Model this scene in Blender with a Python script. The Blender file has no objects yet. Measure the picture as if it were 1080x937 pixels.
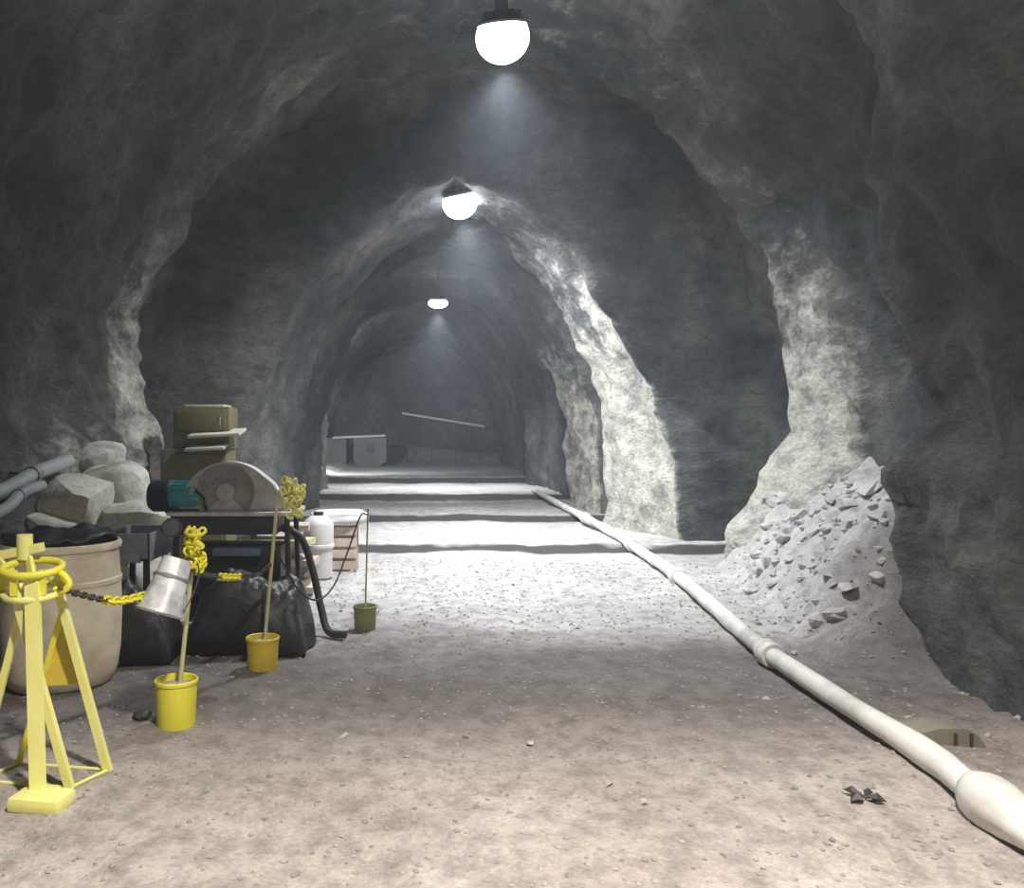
import bpy, bmesh, math, random
from mathutils import Vector, Matrix, noise, Euler

random.seed(11)
SC = bpy.context.scene
COL = SC.collection

# ------------------------------------------------------------------ camera, world, exposure
CAM_H, FPX, VX, VY = 1.6, 900.0, 440.0, 455.0
cd = bpy.data.cameras.new('camera')
cam = bpy.data.objects.new('camera', cd)
COL.objects.link(cam)
cam.location = (0, 0, CAM_H)
cam.rotation_euler = (math.radians(90), 0, 0)
cd.sensor_fit = 'HORIZONTAL'
cd.sensor_width = 36.0
cd.lens = 36.0 * FPX / 1080.0
cd.shift_x = (540.0 - VX) / 1080.0
cd.shift_y = -(468.5 - VY) / 1080.0
cd.clip_end = 200
SC.camera = cam

w = bpy.data.worlds.new('world')
SC.world = w
w.use_nodes = True
w.node_tree.nodes['Background'].inputs[0].default_value = (0.0, 0.0, 0.0, 1)
w.node_tree.nodes['Background'].inputs[1].default_value = 0.0

SC.view_settings.view_transform = 'Standard'
SC.view_settings.look = 'None'
SC.view_settings.gamma = 1.0
SC.view_settings.use_curve_mapping = False
SC.view_settings.exposure = 0.0
SC.cycles.use_denoising = True
SC.cycles.max_bounces = 6
SC.cycles.diffuse_bounces = 4
SC.cycles.volume_bounces = 0
SC.cycles.sample_clamp_indirect = 4.0

LAMP_W = 2550.0        # downlight of each mine lamp
LAMP_GLOW = 30.0       # glow of the diffuser itself
HAZE = 0.0048


def P(px, py, d):
    """point at distance d that stands at this place of the photograph"""
    return Vector(((px - VX) * d / FPX, d, CAM_H - (py - VY) * d / FPX))


# ------------------------------------------------------------------ materials
def new_mat(name):
    m = bpy.data.materials.new(name)
    m.use_nodes = True
    nt = m.node_tree
    return m, nt, nt.nodes['Principled BSDF']


def N(nt, typ, **kw):
    n = nt.nodes.new(typ)
    for k, v in kw.items():
        if k in n.inputs:
            n.inputs[k].default_value = v
        else:
            setattr(n, k, v)
    return n


def noise_node(nt, scale, detail=6, rough=0.6, coord='Object', stretch=None):
    tc = N(nt, 'ShaderNodeTexCoord')
    if coord == 'World':
        g = N(nt, 'ShaderNodeNewGeometry')
        out = g.outputs['Position']
    else:
        out = tc.outputs[coord]
    if stretch:
        mp = N(nt, 'ShaderNodeMapping')
        mp.inputs['Scale'].default_value = stretch
        nt.links.new(out, mp.inputs['Vector'])
        out = mp.outputs['Vector']
    n = N(nt, 'ShaderNodeTexNoise')
    n.inputs['Scale'].default_value = scale
    n.inputs['Detail'].default_value = detail
    n.inputs['Roughness'].default_value = rough
    nt.links.new(out, n.inputs['Vector'])
    return n


def ramp(nt, src, stops):
    r = N(nt, 'ShaderNodeValToRGB')
    el = r.color_ramp.elements
    while len(el) < len(stops):
        el.new(0.5)
    for e, (p, c) in zip(el, stops):
        e.position = p
        e.color = (c[0], c[1], c[2], 1)
    nt.links.new(src, r.inputs['Fac'])
    return r


def mixc(nt, fac, a, b, mode='MIX'):
    m = N(nt, 'ShaderNodeMix', data_type='RGBA', blend_type=mode)
    if isinstance(fac, (int, float)):
        m.inputs[0].default_value = fac
    else:
        nt.links.new(fac, m.inputs[0])
    for idx, v in ((6, a), (7, b)):
        if isinstance(v, (tuple, list)):
            m.inputs[idx].default_value = (v[0], v[1], v[2], 1)
        else:
            nt.links.new(v, m.inputs[idx])
    return m.outputs[2]


def bump(nt, src, bsdf, strength=0.4, dist=0.02, prev=None):
    b = N(nt, 'ShaderNodeBump')
    b.inputs['Strength'].default_value = strength
    b.inputs['Distance'].default_value = dist
    nt.links.new(src, b.inputs['Height'])
    if prev:
        nt.links.new(prev, b.inputs['Normal'])
    nt.links.new(b.outputs['Normal'], bsdf.inputs['Normal'])
    return b.outputs['Normal']


def mat(name, c1, c2=None, scale=6, rough=0.7, metal=0.0, bs=0.0, bscale=30, bdist=0.01, lo=0.35, hi=0.65, coord='Object', sheen=0.0):
    m, nt, b = new_mat(name)
    b.inputs['Roughness'].default_value = rough
    b.inputs['Metallic'].default_value = metal
    if c2 is None:
        c2 = tuple(v * 0.8 for v in c1)
    n = noise_node(nt, scale, coord=coord)
    r = ramp(nt, n.outputs['Fac'], [(lo, c1), (hi, c2)])
    nt.links.new(r.outputs['Color'], b.inputs['Base Color'])
    if bs:
        n2 = noise_node(nt, bscale, coord=coord)
        bump(nt, n2.outputs['Fac'], b, bs, bdist)
    return m


def rock_material():
    m, nt, b = new_mat('rock')
    b.inputs['Roughness'].default_value = 0.82
    n1 = noise_node(nt, 0.55, 5, 0.55, 'World', (1, 1, 0.75))
    n2 = noise_node(nt, 3.0, 8, 0.65, 'World', (1, 1, 1.6))
    n3 = noise_node(nt, 14.0, 6, 0.7, 'World', (1, 1, 1.8))
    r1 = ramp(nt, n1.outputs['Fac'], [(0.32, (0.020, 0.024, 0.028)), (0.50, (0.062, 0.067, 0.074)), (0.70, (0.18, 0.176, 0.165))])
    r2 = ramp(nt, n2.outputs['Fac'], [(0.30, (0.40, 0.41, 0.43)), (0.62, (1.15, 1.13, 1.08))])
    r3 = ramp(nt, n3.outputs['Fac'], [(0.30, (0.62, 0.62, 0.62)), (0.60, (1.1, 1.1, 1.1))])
    at = N(nt, 'ShaderNodeAttribute', attribute_name='pale_lit')  # pale rib rock, which also paints in the lamplight on the ribs
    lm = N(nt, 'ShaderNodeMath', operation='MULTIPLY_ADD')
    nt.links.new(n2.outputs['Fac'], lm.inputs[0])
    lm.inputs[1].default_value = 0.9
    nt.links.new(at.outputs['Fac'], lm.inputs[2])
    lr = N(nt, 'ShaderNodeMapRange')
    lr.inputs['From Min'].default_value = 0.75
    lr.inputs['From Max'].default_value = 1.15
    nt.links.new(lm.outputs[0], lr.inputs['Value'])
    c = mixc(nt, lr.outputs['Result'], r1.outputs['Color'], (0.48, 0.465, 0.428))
    c = mixc(nt, 1.0, c, r2.outputs['Color'], 'MULTIPLY')
    c = mixc(nt, 1.0, c, r3.outputs['Color'], 'MULTIPLY')
    nt.links.new(c, b.inputs['Base Color'])
    p = bump(nt, n2.outputs['Fac'], b, 0.75, 0.13)
    bump(nt, n3.outputs['Fac'], b, 0.6, 0.04, p)
    return m


def pale_rock_material(name='pale_rock'):
    m, nt, b = new_mat(name)
    b.inputs['Roughness'].default_value = 0.85
    n2 = noise_node(nt, 2.4, 8, 0.6, 'World', (1, 1, 1.8))
    n3 = noise_node(nt, 16.0, 6, 0.7, 'World')
    r2 = ramp(nt, n2.outputs['Fac'], [(0.32, (0.28, 0.27, 0.24)), (0.5, (0.56, 0.54, 0.47)), (0.66, (0.68, 0.66, 0.58))])
    r3 = ramp(nt, n3.outputs['Fac'], [(0.30, (0.7, 0.7, 0.7)), (0.60, (1.05, 1.05, 1.05))])
    c = mixc(nt, 1.0, r2.outputs['Color'], r3.outputs['Color'], 'MULTIPLY')
    nt.links.new(c, b.inputs['Base Color'])
    bump(nt, n3.outputs['Fac'], b, 0.4, 0.03)
    return m


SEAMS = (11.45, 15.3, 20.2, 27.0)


def floor_material():
    m, nt, b = new_mat('floor_gravel')
    n1 = noise_node(nt, 0.8, 6, 0.6, 'World')
    n2 = noise_node(nt, 7.0, 8, 0.7, 'World', (1, 0.8, 1))
    n3 = noise_node(nt, 45.0, 5, 0.7, 'World')
    g = N(nt, 'ShaderNodeNewGeometry')
    sx = N(nt, 'ShaderNodeSeparateXYZ')
    nt.links.new(g.outputs['Position'], sx.inputs[0])
    # brown trodden mud near, pale crushed stone further in: the joint wanders with noise
    ad = N(nt, 'ShaderNodeMath', operation='MULTIPLY_ADD')
    nt.links.new(n1.outputs['Fac'], ad.inputs[0])
    ad.inputs[1].default_value = 2.2
    nt.links.new(sx.outputs['Y'], ad.inputs[2])
    mr = N(nt, 'ShaderNodeMapRange')
    mr.inputs['From Min'].default_value = 5.6
    mr.inputs['From Max'].default_value = 8.0
    nt.links.new(ad.outputs[0], mr.inputs['Value'])
    brown = ramp(nt, n1.outputs['Fac'], [(0.35, (0.32, 0.275, 0.245)), (0.65, (0.45, 0.405, 0.375))])
    grey = ramp(nt, n1.outputs['Fac'], [(0.35, (0.36, 0.34, 0.335)), (0.65, (0.48, 0.46, 0.45))])
    c = mixc(nt, mr.outputs['Result'], brown.outputs['Color'], grey.outputs['Color'])
    r2 = ramp(nt, n2.outputs['Fac'], [(0.30, (0.55, 0.54, 0.53)), (0.58, (1.1, 1.1, 1.1))])
    r3 = ramp(nt, n3.outputs['Fac'], [(0.32, (0.7, 0.7, 0.7)), (0.62, (1.1, 1.1, 1.1))])
    c = mixc(nt, 1.0, c, r2.outputs['Color'], 'MULTIPLY')
    c = mixc(nt, 0.8, c, r3.outputs['Color'], 'MULTIPLY')
    # darker band across the road, with a ragged outline
    dp = N(nt, 'ShaderNodeMapRange')
    dp.inputs['From Min'].default_value = 0.5
    dp.inputs['From Max'].default_value = 1.5
    dp.inputs['To Min'].default_value = 1.0
    dp.inputs['To Max'].default_value = 0.0
    ds_ = N(nt, 'ShaderNodeMath', operation='SUBTRACT')
    nt.links.new(ad.outputs[0], ds_.inputs[0])
    ds_.inputs[1].default_value = 6.65
    da = N(nt, 'ShaderNodeMath', operation='ABSOLUTE')
    nt.links.new(ds_.outputs[0], da.inputs[0])
    nt.links.new(da.outputs[0], dp.inputs['Value'])
    c = mixc(nt, dp.outputs['Result'], c, mixc(nt, 1.0, c, (0.43, 0.42, 0.415), 'MULTIPLY'))
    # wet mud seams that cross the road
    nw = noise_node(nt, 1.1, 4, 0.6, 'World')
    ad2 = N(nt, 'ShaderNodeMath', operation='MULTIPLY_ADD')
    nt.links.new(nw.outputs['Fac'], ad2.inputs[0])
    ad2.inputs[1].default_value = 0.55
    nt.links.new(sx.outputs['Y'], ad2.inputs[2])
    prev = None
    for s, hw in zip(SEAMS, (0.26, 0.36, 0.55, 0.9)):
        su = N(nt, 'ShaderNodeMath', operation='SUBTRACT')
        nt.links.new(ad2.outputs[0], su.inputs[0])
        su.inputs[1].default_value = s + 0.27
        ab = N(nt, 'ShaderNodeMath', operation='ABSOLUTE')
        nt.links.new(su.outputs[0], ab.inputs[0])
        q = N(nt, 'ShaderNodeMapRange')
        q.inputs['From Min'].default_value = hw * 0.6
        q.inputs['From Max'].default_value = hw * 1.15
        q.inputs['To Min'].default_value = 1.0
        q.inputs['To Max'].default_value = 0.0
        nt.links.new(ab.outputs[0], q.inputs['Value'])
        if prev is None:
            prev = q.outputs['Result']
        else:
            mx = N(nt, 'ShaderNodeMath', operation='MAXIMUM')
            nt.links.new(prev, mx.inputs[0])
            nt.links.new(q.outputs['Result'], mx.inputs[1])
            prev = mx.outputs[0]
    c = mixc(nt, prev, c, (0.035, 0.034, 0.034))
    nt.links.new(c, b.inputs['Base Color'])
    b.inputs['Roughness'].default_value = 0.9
    p = bump(nt, n2.outputs['Fac'], b, 0.5, 0.04)
    bump(nt, n3.outputs['Fac'], b, 0.5, 0.012, p)
    return m


def emit(name, c, s):
    m = bpy.data.materials.new(name)
    m.use_nodes = True
    nt = m.node_tree
    nt.nodes.clear()
    e = N(nt, 'ShaderNodeEmission')
    e.inputs[0].default_value = (c[0], c[1], c[2], 1)
    e.inputs[1].default_value = s
    o = N(nt, 'ShaderNodeOutputMaterial')
    nt.links.new(e.outputs[0], o.inputs[0])
    return m


M = {
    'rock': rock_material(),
    'pale_rock': pale_rock_material(),
    'floor': floor_material(),
    'stone': mat('stone', (0.34, 0.32, 0.315), (0.50, 0.475, 0.465), 4, 0.9, bs=0.4, bscale=25, coord='World'),
    'gravel': mat('gravel_chips', (0.20, 0.17, 0.15), (0.40, 0.36, 0.33), 9, 0.9, coord='World'),
    'glow': emit('lamp_glow', (0.93, 0.98, 1.0), LAMP_GLOW),
    'glow_warm': emit('lamp_glow_warm', (1.0, 0.92, 0.80), LAMP_GLOW * 1.8),
    'lamp_metal': mat('lamp_metal', (0.10, 0.11, 0.12), (0.06, 0.06, 0.07), 8, 0.5, 0.6),
    'reflector': mat('lamp_reflector', (0.75, 0.76, 0.78), (0.6, 0.6, 0.62), 8, 0.3, 0.8),
    'yellow': mat('yellow_paint', (0.88, 0.82, 0.07), (0.80, 0.72, 0.06), 7, 0.5, bs=0.1),
    'pale_yellow': mat('faded_yellow_paint', (0.88, 0.86, 0.33), (0.84, 0.80, 0.24), 6, 0.55, bs=0.1),
    'dust_yellow': mat('dusty_yellow', (0.62, 0.60, 0.36), (0.50, 0.47, 0.27), 7, 0.8, bs=0.2),
    'ochre': mat('ochre_plate', (0.72, 0.55, 0.06), (0.60, 0.45, 0.05), 5, 0.55),
    'pail': mat('yellow_pail_plastic', (0.88, 0.82, 0.07), (0.80, 0.72, 0.06), 5, 0.4),
    'pail_dirty': mat('dirty_yellow_pail', (0.68, 0.53, 0.04), (0.55, 0.40, 0.04), 6, 0.5),
    'pail_olive': mat('dusty_olive_pail', (0.32, 0.31, 0.13), (0.24, 0.24, 0.11), 6, 0.6),
    'yellow_link': mat('yellow_link_plastic', (0.90, 0.84, 0.03), (0.80, 0.72, 0.03), 9, 0.4),
    'dark_link': mat('dark_link_steel', (0.06, 0.05, 0.05), (0.12, 0.10, 0.08), 9, 0.6, 0.3),
    'concrete': mat('concrete', (0.42, 0.41, 0.38), (0.30, 0.29, 0.27), 9, 0.9, bs=0.4),
    'drum': mat('beige_drum_plastic', (0.82, 0.74, 0.58), (0.55, 0.46, 0.31), 3.2, 0.55, bs=0.12, lo=0.42, hi=0.7),
    'black_sheet': mat('black_sheeting', (0.012, 0.012, 0.013), (0.03, 0.03, 0.03), 4, 0.45, bs=0.5, bscale=9, bdist=0.03),
    'steel': mat('grey_steel', (0.34, 0.36, 0.39), (0.24, 0.25, 0.28), 5, 0.5, 0.4),
    'dark_steel': mat('dark_steel', (0.07, 0.07, 0.075), (0.04, 0.04, 0.045), 5, 0.55, 0.4),
    'silver': mat('silver_tin', (0.85, 0.86, 0.87), (0.50, 0.51, 0.53), 9, 0.4, 0.15, bs=0.15, bscale=14, lo=0.42, hi=0.62),
    'hood': mat('grey_hood_metal', (0.66, 0.66, 0.64), (0.50, 0.50, 0.48), 5, 0.6, 0.1),
    'hood_dark': mat('hood_inner_dust', (0.28, 0.27, 0.26), (0.42, 0.41, 0.39), 9, 0.8),
    'teal': mat('teal_paint', (0.07, 0.42, 0.45), (0.05, 0.32, 0.36), 6, 0.4),
    'navy': mat('navy_paint', (0.012, 0.025, 0.06), (0.01, 0.02, 0.04), 6, 0.5),
    'blue': mat('blue_paint', (0.16, 0.27, 0.40), (0.10, 0.18, 0.30), 6, 0.5),
    'olive': mat('olive_paint', (0.155, 0.14, 0.070), (0.11, 0.10, 0.052), 4, 0.6),
    'olive_lit': mat('lit_olive_top', (0.52, 0.50, 0.40), (0.44, 0.42, 0.32), 4, 0.7),  # lighter copy of the olive, painting in light on cap and ledges
    'wood': mat('pale_timber', (0.66, 0.55, 0.48), (0.46, 0.36, 0.30), 5, 0.8, bs=0.2),
    'wood_dark': mat('weathered_timber', (0.26, 0.24, 0.19), (0.18, 0.165, 0.13), 6, 0.85, bs=0.3),
    'white_plastic': mat('white_plastic', (0.72, 0.69, 0.67), (0.58, 0.54, 0.52), 5, 0.5),
    'sack': mat('white_sack', (0.74, 0.72, 0.71), (0.62, 0.59, 0.58), 7, 0.8, bs=0.3, bscale=12),
    'pipe': mat('white_pipe_plastic', (0.78, 0.77, 0.73), (0.42, 0.41, 0.38), 2.3, 0.55, bs=0.15, coord='World', lo=0.46, hi=0.72),
    'pipe_grey': mat('grey_pipe', (0.42, 0.43, 0.45), (0.32, 0.33, 0.34), 3, 0.5, coord='World'),
    'rubber': mat('black_rubber', (0.025, 0.024, 0.024), (0.04, 0.04, 0.038), 8, 0.6),
    'scrap': mat('dark_scrap', (0.035, 0.03, 0.028), (0.06, 0.05, 0.045), 12, 0.5),
    'far_white': mat('pale_rail_paint', (0.80, 0.80, 0.78), (0.7, 0.7, 0.7), 3, 0.5),
    'far_block': mat('far_block_concrete', (0.17, 0.17, 0.155), (0.12, 0.12, 0.11), 2, 0.9, bs=0.3),
    'far_top': mat('far_block_cap', (0.62, 0.62, 0.58), (0.52, 0.52, 0.48), 2, 0.8),
}

# ------------------------------------------------------------------ mesh helpers
def smooth(me, ang=38):
    for p in me.polygons:
        p.use_smooth = True
    try:
        me.set_sharp_from_angle(angle=math.radians(ang))
    except Exception:
        pass


def root_of(o):
    while o.parent:
        o = o.parent
    return o


def obj(name, bm, material, parent=None, ang=38):
    """one mesh object out of a bmesh in world coordinates"""
    me = bpy.data.meshes.new(name)
    bmesh.ops.recalc_face_normals(bm, faces=bm.faces)
    if parent is None:
        xs = [v.co for v in bm.verts]
        lo = Vector((min(c.x for c in xs), min(c.y for c in xs), min(c.z for c in xs)))
        hi = Vector((max(c.x for c in xs), max(c.y for c in xs), max(c.z for c in xs)))
        base = Vector(((lo.x + hi.x) / 2, (lo.y + hi.y) / 2, lo.z))
    else:
        base = root_of(parent).location.copy()
    bmesh.ops.translate(bm, verts=bm.verts, vec=-base)
    bm.to_mesh(me)
    bm.free()
    smooth(me, ang)
    me.materials.append(M[material] if isinstance(material, str) else material)
    o = bpy.data.objects.new(name, me)
    COL.objects.link(o)
    if parent is None:
        o.location = base
    else:
        o.parent = parent
    return o


def tag(o, label, cat, group=None):
    o['label'] = label
    o['category'] = cat
    if group:
        o['group'] = group
    return o


def thing(name, label, cat, loc, group=None):
    o = bpy.data.objects.new(name, None)
    o.empty_display_size = 0.1
    COL.objects.link(o)
    o.location = loc
    return tag(o, label, cat, group)


def struct(o):
    o['kind'] = 'structure'
    return o


def box(bm, c, s, rot=None, bev=0.0):
    r = bmesh.ops.create_cube(bm, size=1.0)
    vs = r['verts']
    mx = Matrix.Translation(Vector(c)) @ (rot.to_matrix().to_4x4() if rot else Matrix()) @ Matrix.Diagonal((s[0], s[1], s[2], 1))
    bmesh.ops.transform(bm, matrix=mx, verts=vs)
    if bev:
        es = list({e for v in vs for e in v.link_edges})
        bmesh.ops.bevel(bm, geom=es, offset=bev, segments=2, affect='EDGES', profile=0.6)
    return bm


def frame_of(d):
    d = d.normalized()
    a = Vector((0, 0, 1)) if abs(d.z) < 0.9 else Vector((1, 0, 0))
    u = d.cross(a).normalized()
    return u, d.cross(u).normalized()


def tube(bm, pts, rad, seg=10, closed=False, cap=True):
    pts = [Vector(p) for p in pts]
    n = len(pts)
    if not isinstance(rad, (list, tuple)):
        rad = [rad] * n
    rings = []
    u = None
    for i, p in enumerate(pts):
        if closed:
            d = pts[(i + 1) % n] - pts[i - 1]
        else:
            d = pts[min(i + 1, n - 1)] - pts[max(i - 1, 0)]
        d.normalize()
        if u is None:
            u, v = frame_of(d)
        else:
            u = (u - d * u.dot(d)).normalized()
            v = d.cross(u).normalized()
        rings.append([bm.verts.new(p + (u * math.cos(a) + v * math.sin(a)) * rad[i])
                      for a in (2 * math.pi * k / seg for k in range(seg))])
    m = n if closed else n - 1
    for i in range(m):
        A, B = rings[i], rings[(i + 1) % n]
        for k in range(seg):
            bm.faces.new((A[k], A[(k + 1) % seg], B[(k + 1) % seg], B[k]))
    if cap and not closed:
        bm.faces.new(rings[0][::-1])
        bm.faces.new(rings[-1])
    return bm


def bar(bm, a, b, wdt, thk=None, up=Vector((0, 0, 1))):
    """flat bar from a to b"""
    a, b = Vector(a), Vector(b)
    thk = thk or wdt
    d = (b - a).normalized()
    s = d.cross(up)
    if s.length < 1e-4:
        s = Vector((1, 0, 0))
    s.normalize()
    t = s.cross(d).normalized()
    vs = []
    for p in (a, b):
        for i, j in ((-1, -1), (1, -1), (1, 1), (-1, 1)):
            vs.append(bm.verts.new(p + s * i * wdt / 2 + t * j * thk / 2))
    for f in ((0, 1, 2, 3), (7, 6, 5, 4), (0, 4, 5, 1), (1, 5, 6, 2), (2, 6, 7, 3), (3, 7, 4, 0)):
        bm.faces.new([vs[k] for k in f])
    return bm


def lathe(bm, prof, seg=32, mx=Matrix(), wob=0.0, seed=0):
    rings = []
    for r, z in prof:
        if r < 1e-5:
            rings.append([bm.verts.new(mx @ Vector((0, 0, z)))])
        else:
            ring = []
            for k in range(seg):
                a = 2 * math.pi * k / seg
                rr = r
                if wob:
                    rr += wob * noise.noise(Vector((math.cos(a) * 1.7 + seed, math.sin(a) * 1.7, z * 3.2)))
                ring.append(bm.verts.new(mx @ Vector((rr * math.cos(a), rr * math.sin(a), z))))
            rings.append(ring)
    for A, B in zip(rings, rings[1:]):
        if len(A) == 1 and len(B) == 1:
            continue
        for k in range(seg):
            k2 = (k + 1) % seg
            if len(A) == 1:
                bm.faces.new((A[0], B[k2], B[k]))
            elif len(B) == 1:
                bm.faces.new((A[k], A[k2], B[0]))
            else:
                bm.faces.new((A[k], A[k2], B[k2], B[k]))
    return bm


def axis_matrix(p, d):
    d = Vector(d).normalized()
    u, v = frame_of(d)
    m = Matrix((u, v, d)).transposed()
    if m.determinant() < 0:
        m = Matrix((-u, v, d)).transposed()
    return Matrix.Translation(Vector(p)) @ m.to_4x4()


def catmull(pts, n):
    pts = [Vector(p) for p in pts]
    out = []
    m = len(pts) - 1
    for i in range(n):
        t = i / (n - 1) * m
        k = min(int(t), m - 1)
        f = t - k
        p1, p2 = pts[k], pts[k + 1]
        p0 = pts[k - 1] if k else p1 * 2 - p2
        p3 = pts[k + 2] if k + 2 <= m else p2 * 2 - p1
        out.append(0.5 * ((2 * p1) + (p2 - p0) * f + (2 * p0 - 5 * p1 + 4 * p2 - p3) * f * f + (3 * p1 - p0 - 3 * p2 + p3) * f ** 3))
    return out


def resample(pts, n):
    c = catmull(pts, 220)
    L = [0]
    for a, b in zip(c, c[1:]):
        L.append(L[-1] + (b - a).length)
    out, j = [], 0
    for i in range(n):
        s = L[-1] * i / (n - 1)
        while j < len(L) - 2 and L[j + 1] < s:
            j += 1
        f = (s - L[j]) / max(L[j + 1] - L[j], 1e-9)
        out.append(c[j].lerp(c[j + 1], max(0, min(1, f))))
    return out


def sstep(a, b, x):
    t = max(0.0, min(1.0, (x - a) / (b - a)))
    return t * t * (3 - 2 * t)


def fbm(p, o=4):
    return noise.fractal(p, 0.9, 2.1, o)


# ------------------------------------------------------------------ floor shape
def talus(x, d):
    toe = 2.95 + (d - 6.4) * 0.15
    wdw = sstep(5.6, 6.5, d) * (1 - sstep(9.9, 10.5, d))
    t = max(0.0, x - toe)
    return wdw * 1.6 * (1 - math.exp(-(t * 1.15) ** 1.35))


def floor_z(x, d):
    z = 0.035 * fbm(Vector((x * 0.7, d * 0.7, 3.1)), 3) + 0.012 * fbm(Vector((x * 4, d * 4, 1.0)), 2)
    # low steps where the road was graded, one at each seam
    prev = None
    for i, s in enumerate(SEAMS):
        wv = s + 0.22 * noise.noise(Vector((x * 1.1, s, 0)))
        end = SEAMS[i + 1] if i + 1 < len(SEAMS) else s + 9
        if d > wv:
            z += (0.05 + 0.012 * i) * sstep(wv, wv + 0.16, d) * (1 - sstep(wv + 0.8, end - 0.2, d))
    tl = talus(x, d)
    if tl > 0:
        z += tl + min(tl, 0.5) * (0.34 * fbm(Vector((x * 1.5, d * 1.5, 7)), 3) + 0.16 * fbm(Vector((x * 4, d * 4, 2)), 3))
    z += 0.25 * sstep(-2.7, -3.6, x) * (0.6 + 0.6 * noise.noise(Vector((x, d, 9))))
    # muck heaped against the far face
    z += 0.9 * sstep(41.5, 45.5, d) * (0.7 + 0.4 * noise.noise(Vector((x * 0.6, d * 0.5, 4))))
    return z


def steps(segs):
    out = []
    for a, b, s in segs:
        n = max(1, round((b - a) / s))
        out += [a + (b - a) * i / n for i in range(n)]
    return out + [segs[-1][1]]


def build_floor():
    ds = steps([(-9, 1.5, 0.35), (1.5, 12.5, 0.055), (12.5, 21, 0.09), (21, 47, 0.3)])
    xs = steps([(-6.6, -4.6, 0.4), (-4.6, -2.5, 0.15), (-2.5, 2.4, 0.07), (2.4, 4.6, 0.045), (4.6, 5.6, 0.2)])
    bm = bmesh.new()
    rows = [[bm.verts.new((x, d, floor_z(x, d))) for x in xs] for d in ds]
    for a, b in zip(rows, rows[1:]):
        for i in range(len(xs) - 1):
            bm.faces.new((a[i], a[i + 1], b[i + 1], b[i]))
    return struct(obj('floor', bm, 'floor', ang=180))


FLOOR = build_floor()

# ------------------------------------------------------------------ tunnel shell
CX = 0.55
T = {
    'NR': [(2.80, -.5), (2.85, .1), (2.95, 1.4), (2.90, 2.9), (2.70, 3.7), (2.40, 4.7), (1.2, 5.9), (0, 6.2)],
    'NL': [(3.35, -.5), (3.40, .1), (3.70, 1.6), (3.60, 3.0), (2.9, 4.6), (1.3, 5.9), (0, 6.2)],
    'A0': [(3.35, -.5), (3.40, .1), (3.85, 1.6), (3.75, 3.0), (2.95, 4.7), (1.35, 6.0), (0, 6.3)],
    'A': [(3.05, -.5), (3.10, .1), (3.62, 1.6), (3.62, 3.0), (2.80, 4.7), (1.3, 5.85), (0, 6.15)],
    'R': [(4.00, -.5), (4.00, .1), (4.25, 1.6), (4.10, 3.2), (3.1, 4.9), (1.4, 6.1), (0, 6.4)],
    'B0': [(3.12, -.5), (3.12, .33), (2.98, 1.67), (2.35, 3.0), (1.70, 4.05), (.95, 4.8), (0, 5.25)],
    'B1': [(2.62, -.5), (2.62, .3), (2.58, 1.5), (2.32, 2.6), (1.72, 3.75), (.95, 4.6), (0, 4.98)],
    'R2': [(3.45, -.5), (3.45, .1), (3.5, 1.6), (3.3, 3.0), (2.5, 4.6), (1.2, 5.6), (0, 5.95)],
    'C0': [(2.80, -.5), (2.82, .7), (2.65, 2.1), (2.1, 3.45), (1.1, 4.9), (0, 5.5)],
    'C1': [(2.52, -.5), (2.55, .7), (2.38, 2.1), (1.9, 3.45), (1.0, 4.9), (0, 5.5)],
    'D': [(3.0, -.5), (3.05, .3), (3.1, 1.6), (2.9, 3.0), (2.2, 4.7), (1.1, 5.7), (0, 6.0)],
    'F': [(5.1, -.5), (5.1, .3), (5.0, 1.6), (4.6, 3.0), (3.5, 4.7), (1.7, 6.0), (0, 6.4)],
    'G': [(3.6, -.5), (3.6, .3), (3.6, 1.6), (3.3, 3.0), (2.5, 4.7), (1.3, 6.0), (0, 6.4)],
    'E': [(2.8, -.5), (2.85, .3), (2.8, 1.6), (2.6, 3.0), (1.9, 4.6), (1.0, 5.5), (0, 5.8)],
}
NH = 84
TR = {k: resample([Vector((a, b, 0)) for a, b in v], NH) for k, v in T.items()}
KR = [(-9, 'NR'), (6.15, 'NR'), (6.6, 'A0'), (8.3, 'A0'), (9.9, 'A'), (10.35, 'R'), (11.75, 'R'), (12.05, 'B0'),
      (14.4, 'B1'), (14.8, 'R2'), (15.6, 'R2'), (15.9, 'C0'), (17.6, 'C1'), (18.1, 'D'), (24, 'D'), (26, 'E'), (34, 'G'), (47, 'G')]
KL = [(-9, 'NL'), (5.4, 'NL'), (6.4, 'A0'), (8.6, 'A'), (9.9, 'A'), (10.35, 'R'), (11.75, 'R'), (12.05, 'B0'),
      (14.4, 'B1'), (14.8, 'R2'), (15.6, 'R2'), (15.9, 'C0'), (17.6, 'C1'), (18.1, 'D'), (24, 'D'), (27, 'F'), (47, 'F')]


def half_profile(keys, d):
    for (a, ka), (b, kb) in zip(keys, keys[1:]):
        if d <= b:
            f = sstep(a, b, d) if b - a < 0.6 else (d - a) / (b - a)
            return [p.lerp(q, f) for p, q in zip(TR[ka], TR[kb])]
    return TR[keys[-1][1]]


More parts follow.
